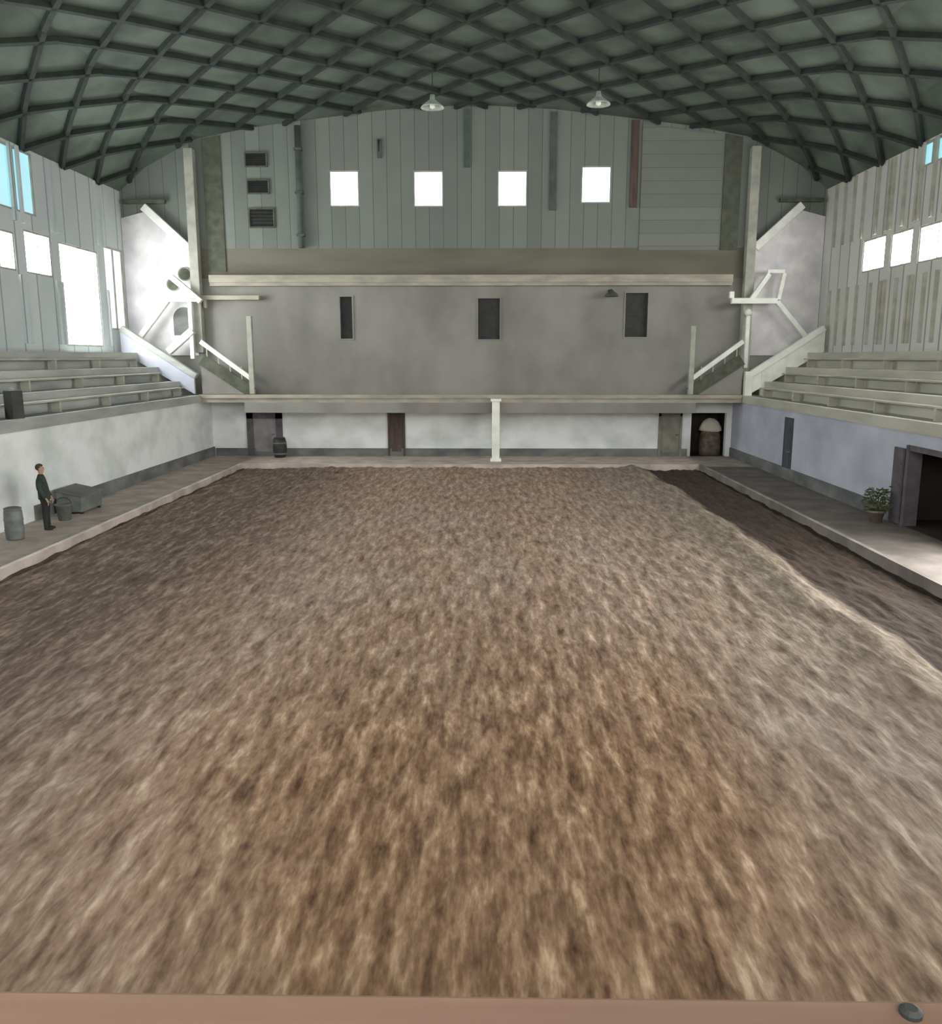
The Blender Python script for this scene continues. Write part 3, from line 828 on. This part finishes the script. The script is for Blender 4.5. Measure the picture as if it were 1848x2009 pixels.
# ------------------------------------------------------------------ the standing person by the left wall
def person(loc, rz, label):
    t = thing('person', label, 'person', loc, rz)

    def add(name, chains, mat, sub=2):
        # Skin modifier needs its vertex layer: made through bmesh
        bm = bmesh.new()
        lay = bm.verts.layers.skin.verify()
        vv = []
        for ch in chains:
            prev = None
            for it in ch:
                if isinstance(it, int): prev = vv[it]; continue
                v = bm.verts.new(it[0]); r = it[1]
                v[lay].radius = r if isinstance(r, tuple) else (r, r)
                v[lay].use_root = (len(vv) == 0)
                if prev is not None: bm.edges.new((prev, v))
                vv.append(v); prev = v
        me = bpy.data.meshes.new(name); bm.to_mesh(me); bm.free()
        me.materials.append(mat)
        o = bpy.data.objects.new(name, me); COL.objects.link(o); o.parent = t
        sk = o.modifiers.new('skin', 'SKIN'); sk.use_smooth_shade = True
        s = o.modifiers.new('sub', 'SUBSURF'); s.levels = sub; s.render_levels = sub
        return o
    # local: +X is forward, Y across; the figure leans slightly back
    body = [[((-.01, 0, .98), (.08, .065)), ((-.02, 0, 1.1), (.09, .065)), ((-.04, 0, 1.28), (.07, .07)), ((-.05, 0, 1.41), (.055, .055)), ((-.052, 0, 1.49), .05), ((-.03, 0, 1.565), (.062, .082)), ((-.042, 0, 1.64), (.084, .1)), ((-.055, 0, 1.71), (.064, .078))]]
    n = 8
    for sd in (1, -1):
        body.append([2, ((-.05, sd * .12, 1.37), .02), ((-.058, sd * .212, 1.25), .026), ((-.05, sd * .242, 1.12), .028), ((.03, sd * .232, .98), .03), ((.09, sd * .215, .87), .027), ((.11, sd * .21, .82), (.04, .02)), ((.125, sd * .205, .775), (.044, .02))]); base = n; n += 7
        tip = base + 6
        for k, (dy, ln) in enumerate(((.026, .06), (.009, .072), (-.009, .068), (-.024, .052))):
            body.append([tip, ((.13 + .004 * k, sd * .205 + dy * .9, .745), .0092), ((.135, sd * .205 + dy, .745 - ln * .55), .0085), ((.128, sd * .205 + dy, .745 - ln), .0074)]); n += 3
        body.append([base + 5, ((.145, sd * .19, .80), .0105), ((.165, sd * .183, .765), .0095), ((.168, sd * .182, .735), .0085)]); n += 3
        body.append([0, ((0, sd * .085, .84), .055), ((.01, sd * .095, .66), .055), ((.005, sd * .098, .48), .046), ((.0, sd * .1, .3), .042), ((.005, sd * .1, .1), .034), ((.02, sd * .1, .06), .034), ((.09, sd * .11, .035), (.03, .022))]); n += 7
    bd = add('body', body, M['skin'])
    jac = [[((-.005, 0, .80), (.165, .135)), ((-.005, 0, .84), (.165, .135)), ((-.01, 0, .97), (.16, .13)), ((-.02, 0, 1.12), (.155, .12)), ((-.04, 0, 1.27), (.17, .13)), ((-.052, 0, 1.40), (.13, .10)), ((-.05, 0, 1.475), (.074, .07)), ((-.05, 0, 1.50), (.074, .07))]]
    for sd in (1, -1):
        jac.append([4, ((-.045, sd * .14, 1.37), .098), ((-.056, sd * .212, 1.25), .082), ((-.05, sd * .242, 1.12), .068), ((.025, sd * .234, .985), .057), ((.078, sd * .219, .89), .05), ((.088, sd * .216, .872), .05)])
    add('jacket', jac, M['coat'])
    for sd in (1, -1):
        add('trousers', [[((-.005, sd * .06, .95), (.11, .085)), ((-.002, sd * .082, .86), (.112, .098)), ((.012, sd * .095, .66), (.088, .085)), ((.006, sd * .098, .48), .073), ((0, sd * .1, .3), .068), ((.005, sd * .1, .1), .062), ((.008, sd * .1, .065), .062)]], M['trouser'])
        add('shoe', [[((-.06, sd * .1, .055), (.05, .05)), ((.02, sd * .104, .055), (.052, .05)), ((.11, sd * .112, .043), (.05, .04)), ((.18, sd * .116, .036), (.038, .03))]], M['shoe'])
    hair = MB()
    bmesh.ops.create_uvsphere(hair.bm, u_segments=20, v_segments=14, radius=1.0)
    for v in hair.bm.verts:
        v.co = Vector((-.066 + v.co.x * .104, v.co.y * .092, 1.672 + v.co.z * .098))
    bmesh.ops.delete(hair.bm, geom=[v for v in hair.bm.verts if v.co.x > -.012 and v.co.z < 1.695 or v.co.z < 1.585], context='VERTS')
    o = hair.build('hair', M['hair'], t, True)
    so = o.modifiers.new('thick', 'SOLIDIFY'); so.thickness = .012
    face = MB()                                              # nose, brow, mouth, eyes and ears sit on the head
    face.bar((.038, 0, 1.652), (.05, 0, 1.618), .02, .024, (1, 0, 0)); face.build('nose', M['skin'], bd, bevel=.006)
    for sd in (1, -1):
        e = MB(); bmesh.ops.create_uvsphere(e.bm, u_segments=10, v_segments=8, radius=.012, matrix=Matrix.Translation((.03, sd * .03, 1.652))); e.build('eye', M['hair'], bd, True)
        e = MB(); bmesh.ops.create_uvsphere(e.bm, u_segments=10, v_segments=8, radius=1, matrix=Matrix.Translation((-.05, sd * .083, 1.635)) @ Matrix.Diagonal((.02, .01, .032, 1))); e.build('ear', M['skin'], bd, True)
    e = MB(); e.box((.022, -.022, 1.574), (.036, .022, 1.582)); e.build('mouth', M['brown'], bd)
    return t


person((-11.0, 21.75, 0), R(12), 'person in dark green jacket and charcoal trousers standing by the left wall')

# ------------------------------------------------------------------ light, world, camera
w = bpy.data.worlds.new('world'); SC.world = w; w.use_nodes = True
w.node_tree.nodes['Background'].inputs[0].default_value = (0.75, 0.85, 1.0, 1)
w.node_tree.nodes['Background'].inputs[1].default_value = 1.0

cam = bpy.data.cameras.new('camera')
cam.sensor_fit = 'HORIZONTAL'; cam.sensor_width = 36.0
cam.lens = 1650.0 / 1848.0 * 36.0
cam.clip_start = 0.05; cam.clip_end = 200
co = bpy.data.objects.new('camera', cam); COL.objects.link(co)
co.location = (0.6, 0, 4.5)
co.rotation_euler = (R(90 - 10.4), 0, math.atan(0.6 / 39))
SC.camera = co

SC.view_settings.view_transform = 'Standard'
SC.view_settings.look = 'None'
SC.view_settings.gamma = 1.0
SC.view_settings.use_curve_mapping = False
SC.view_settings.exposure = 1.2
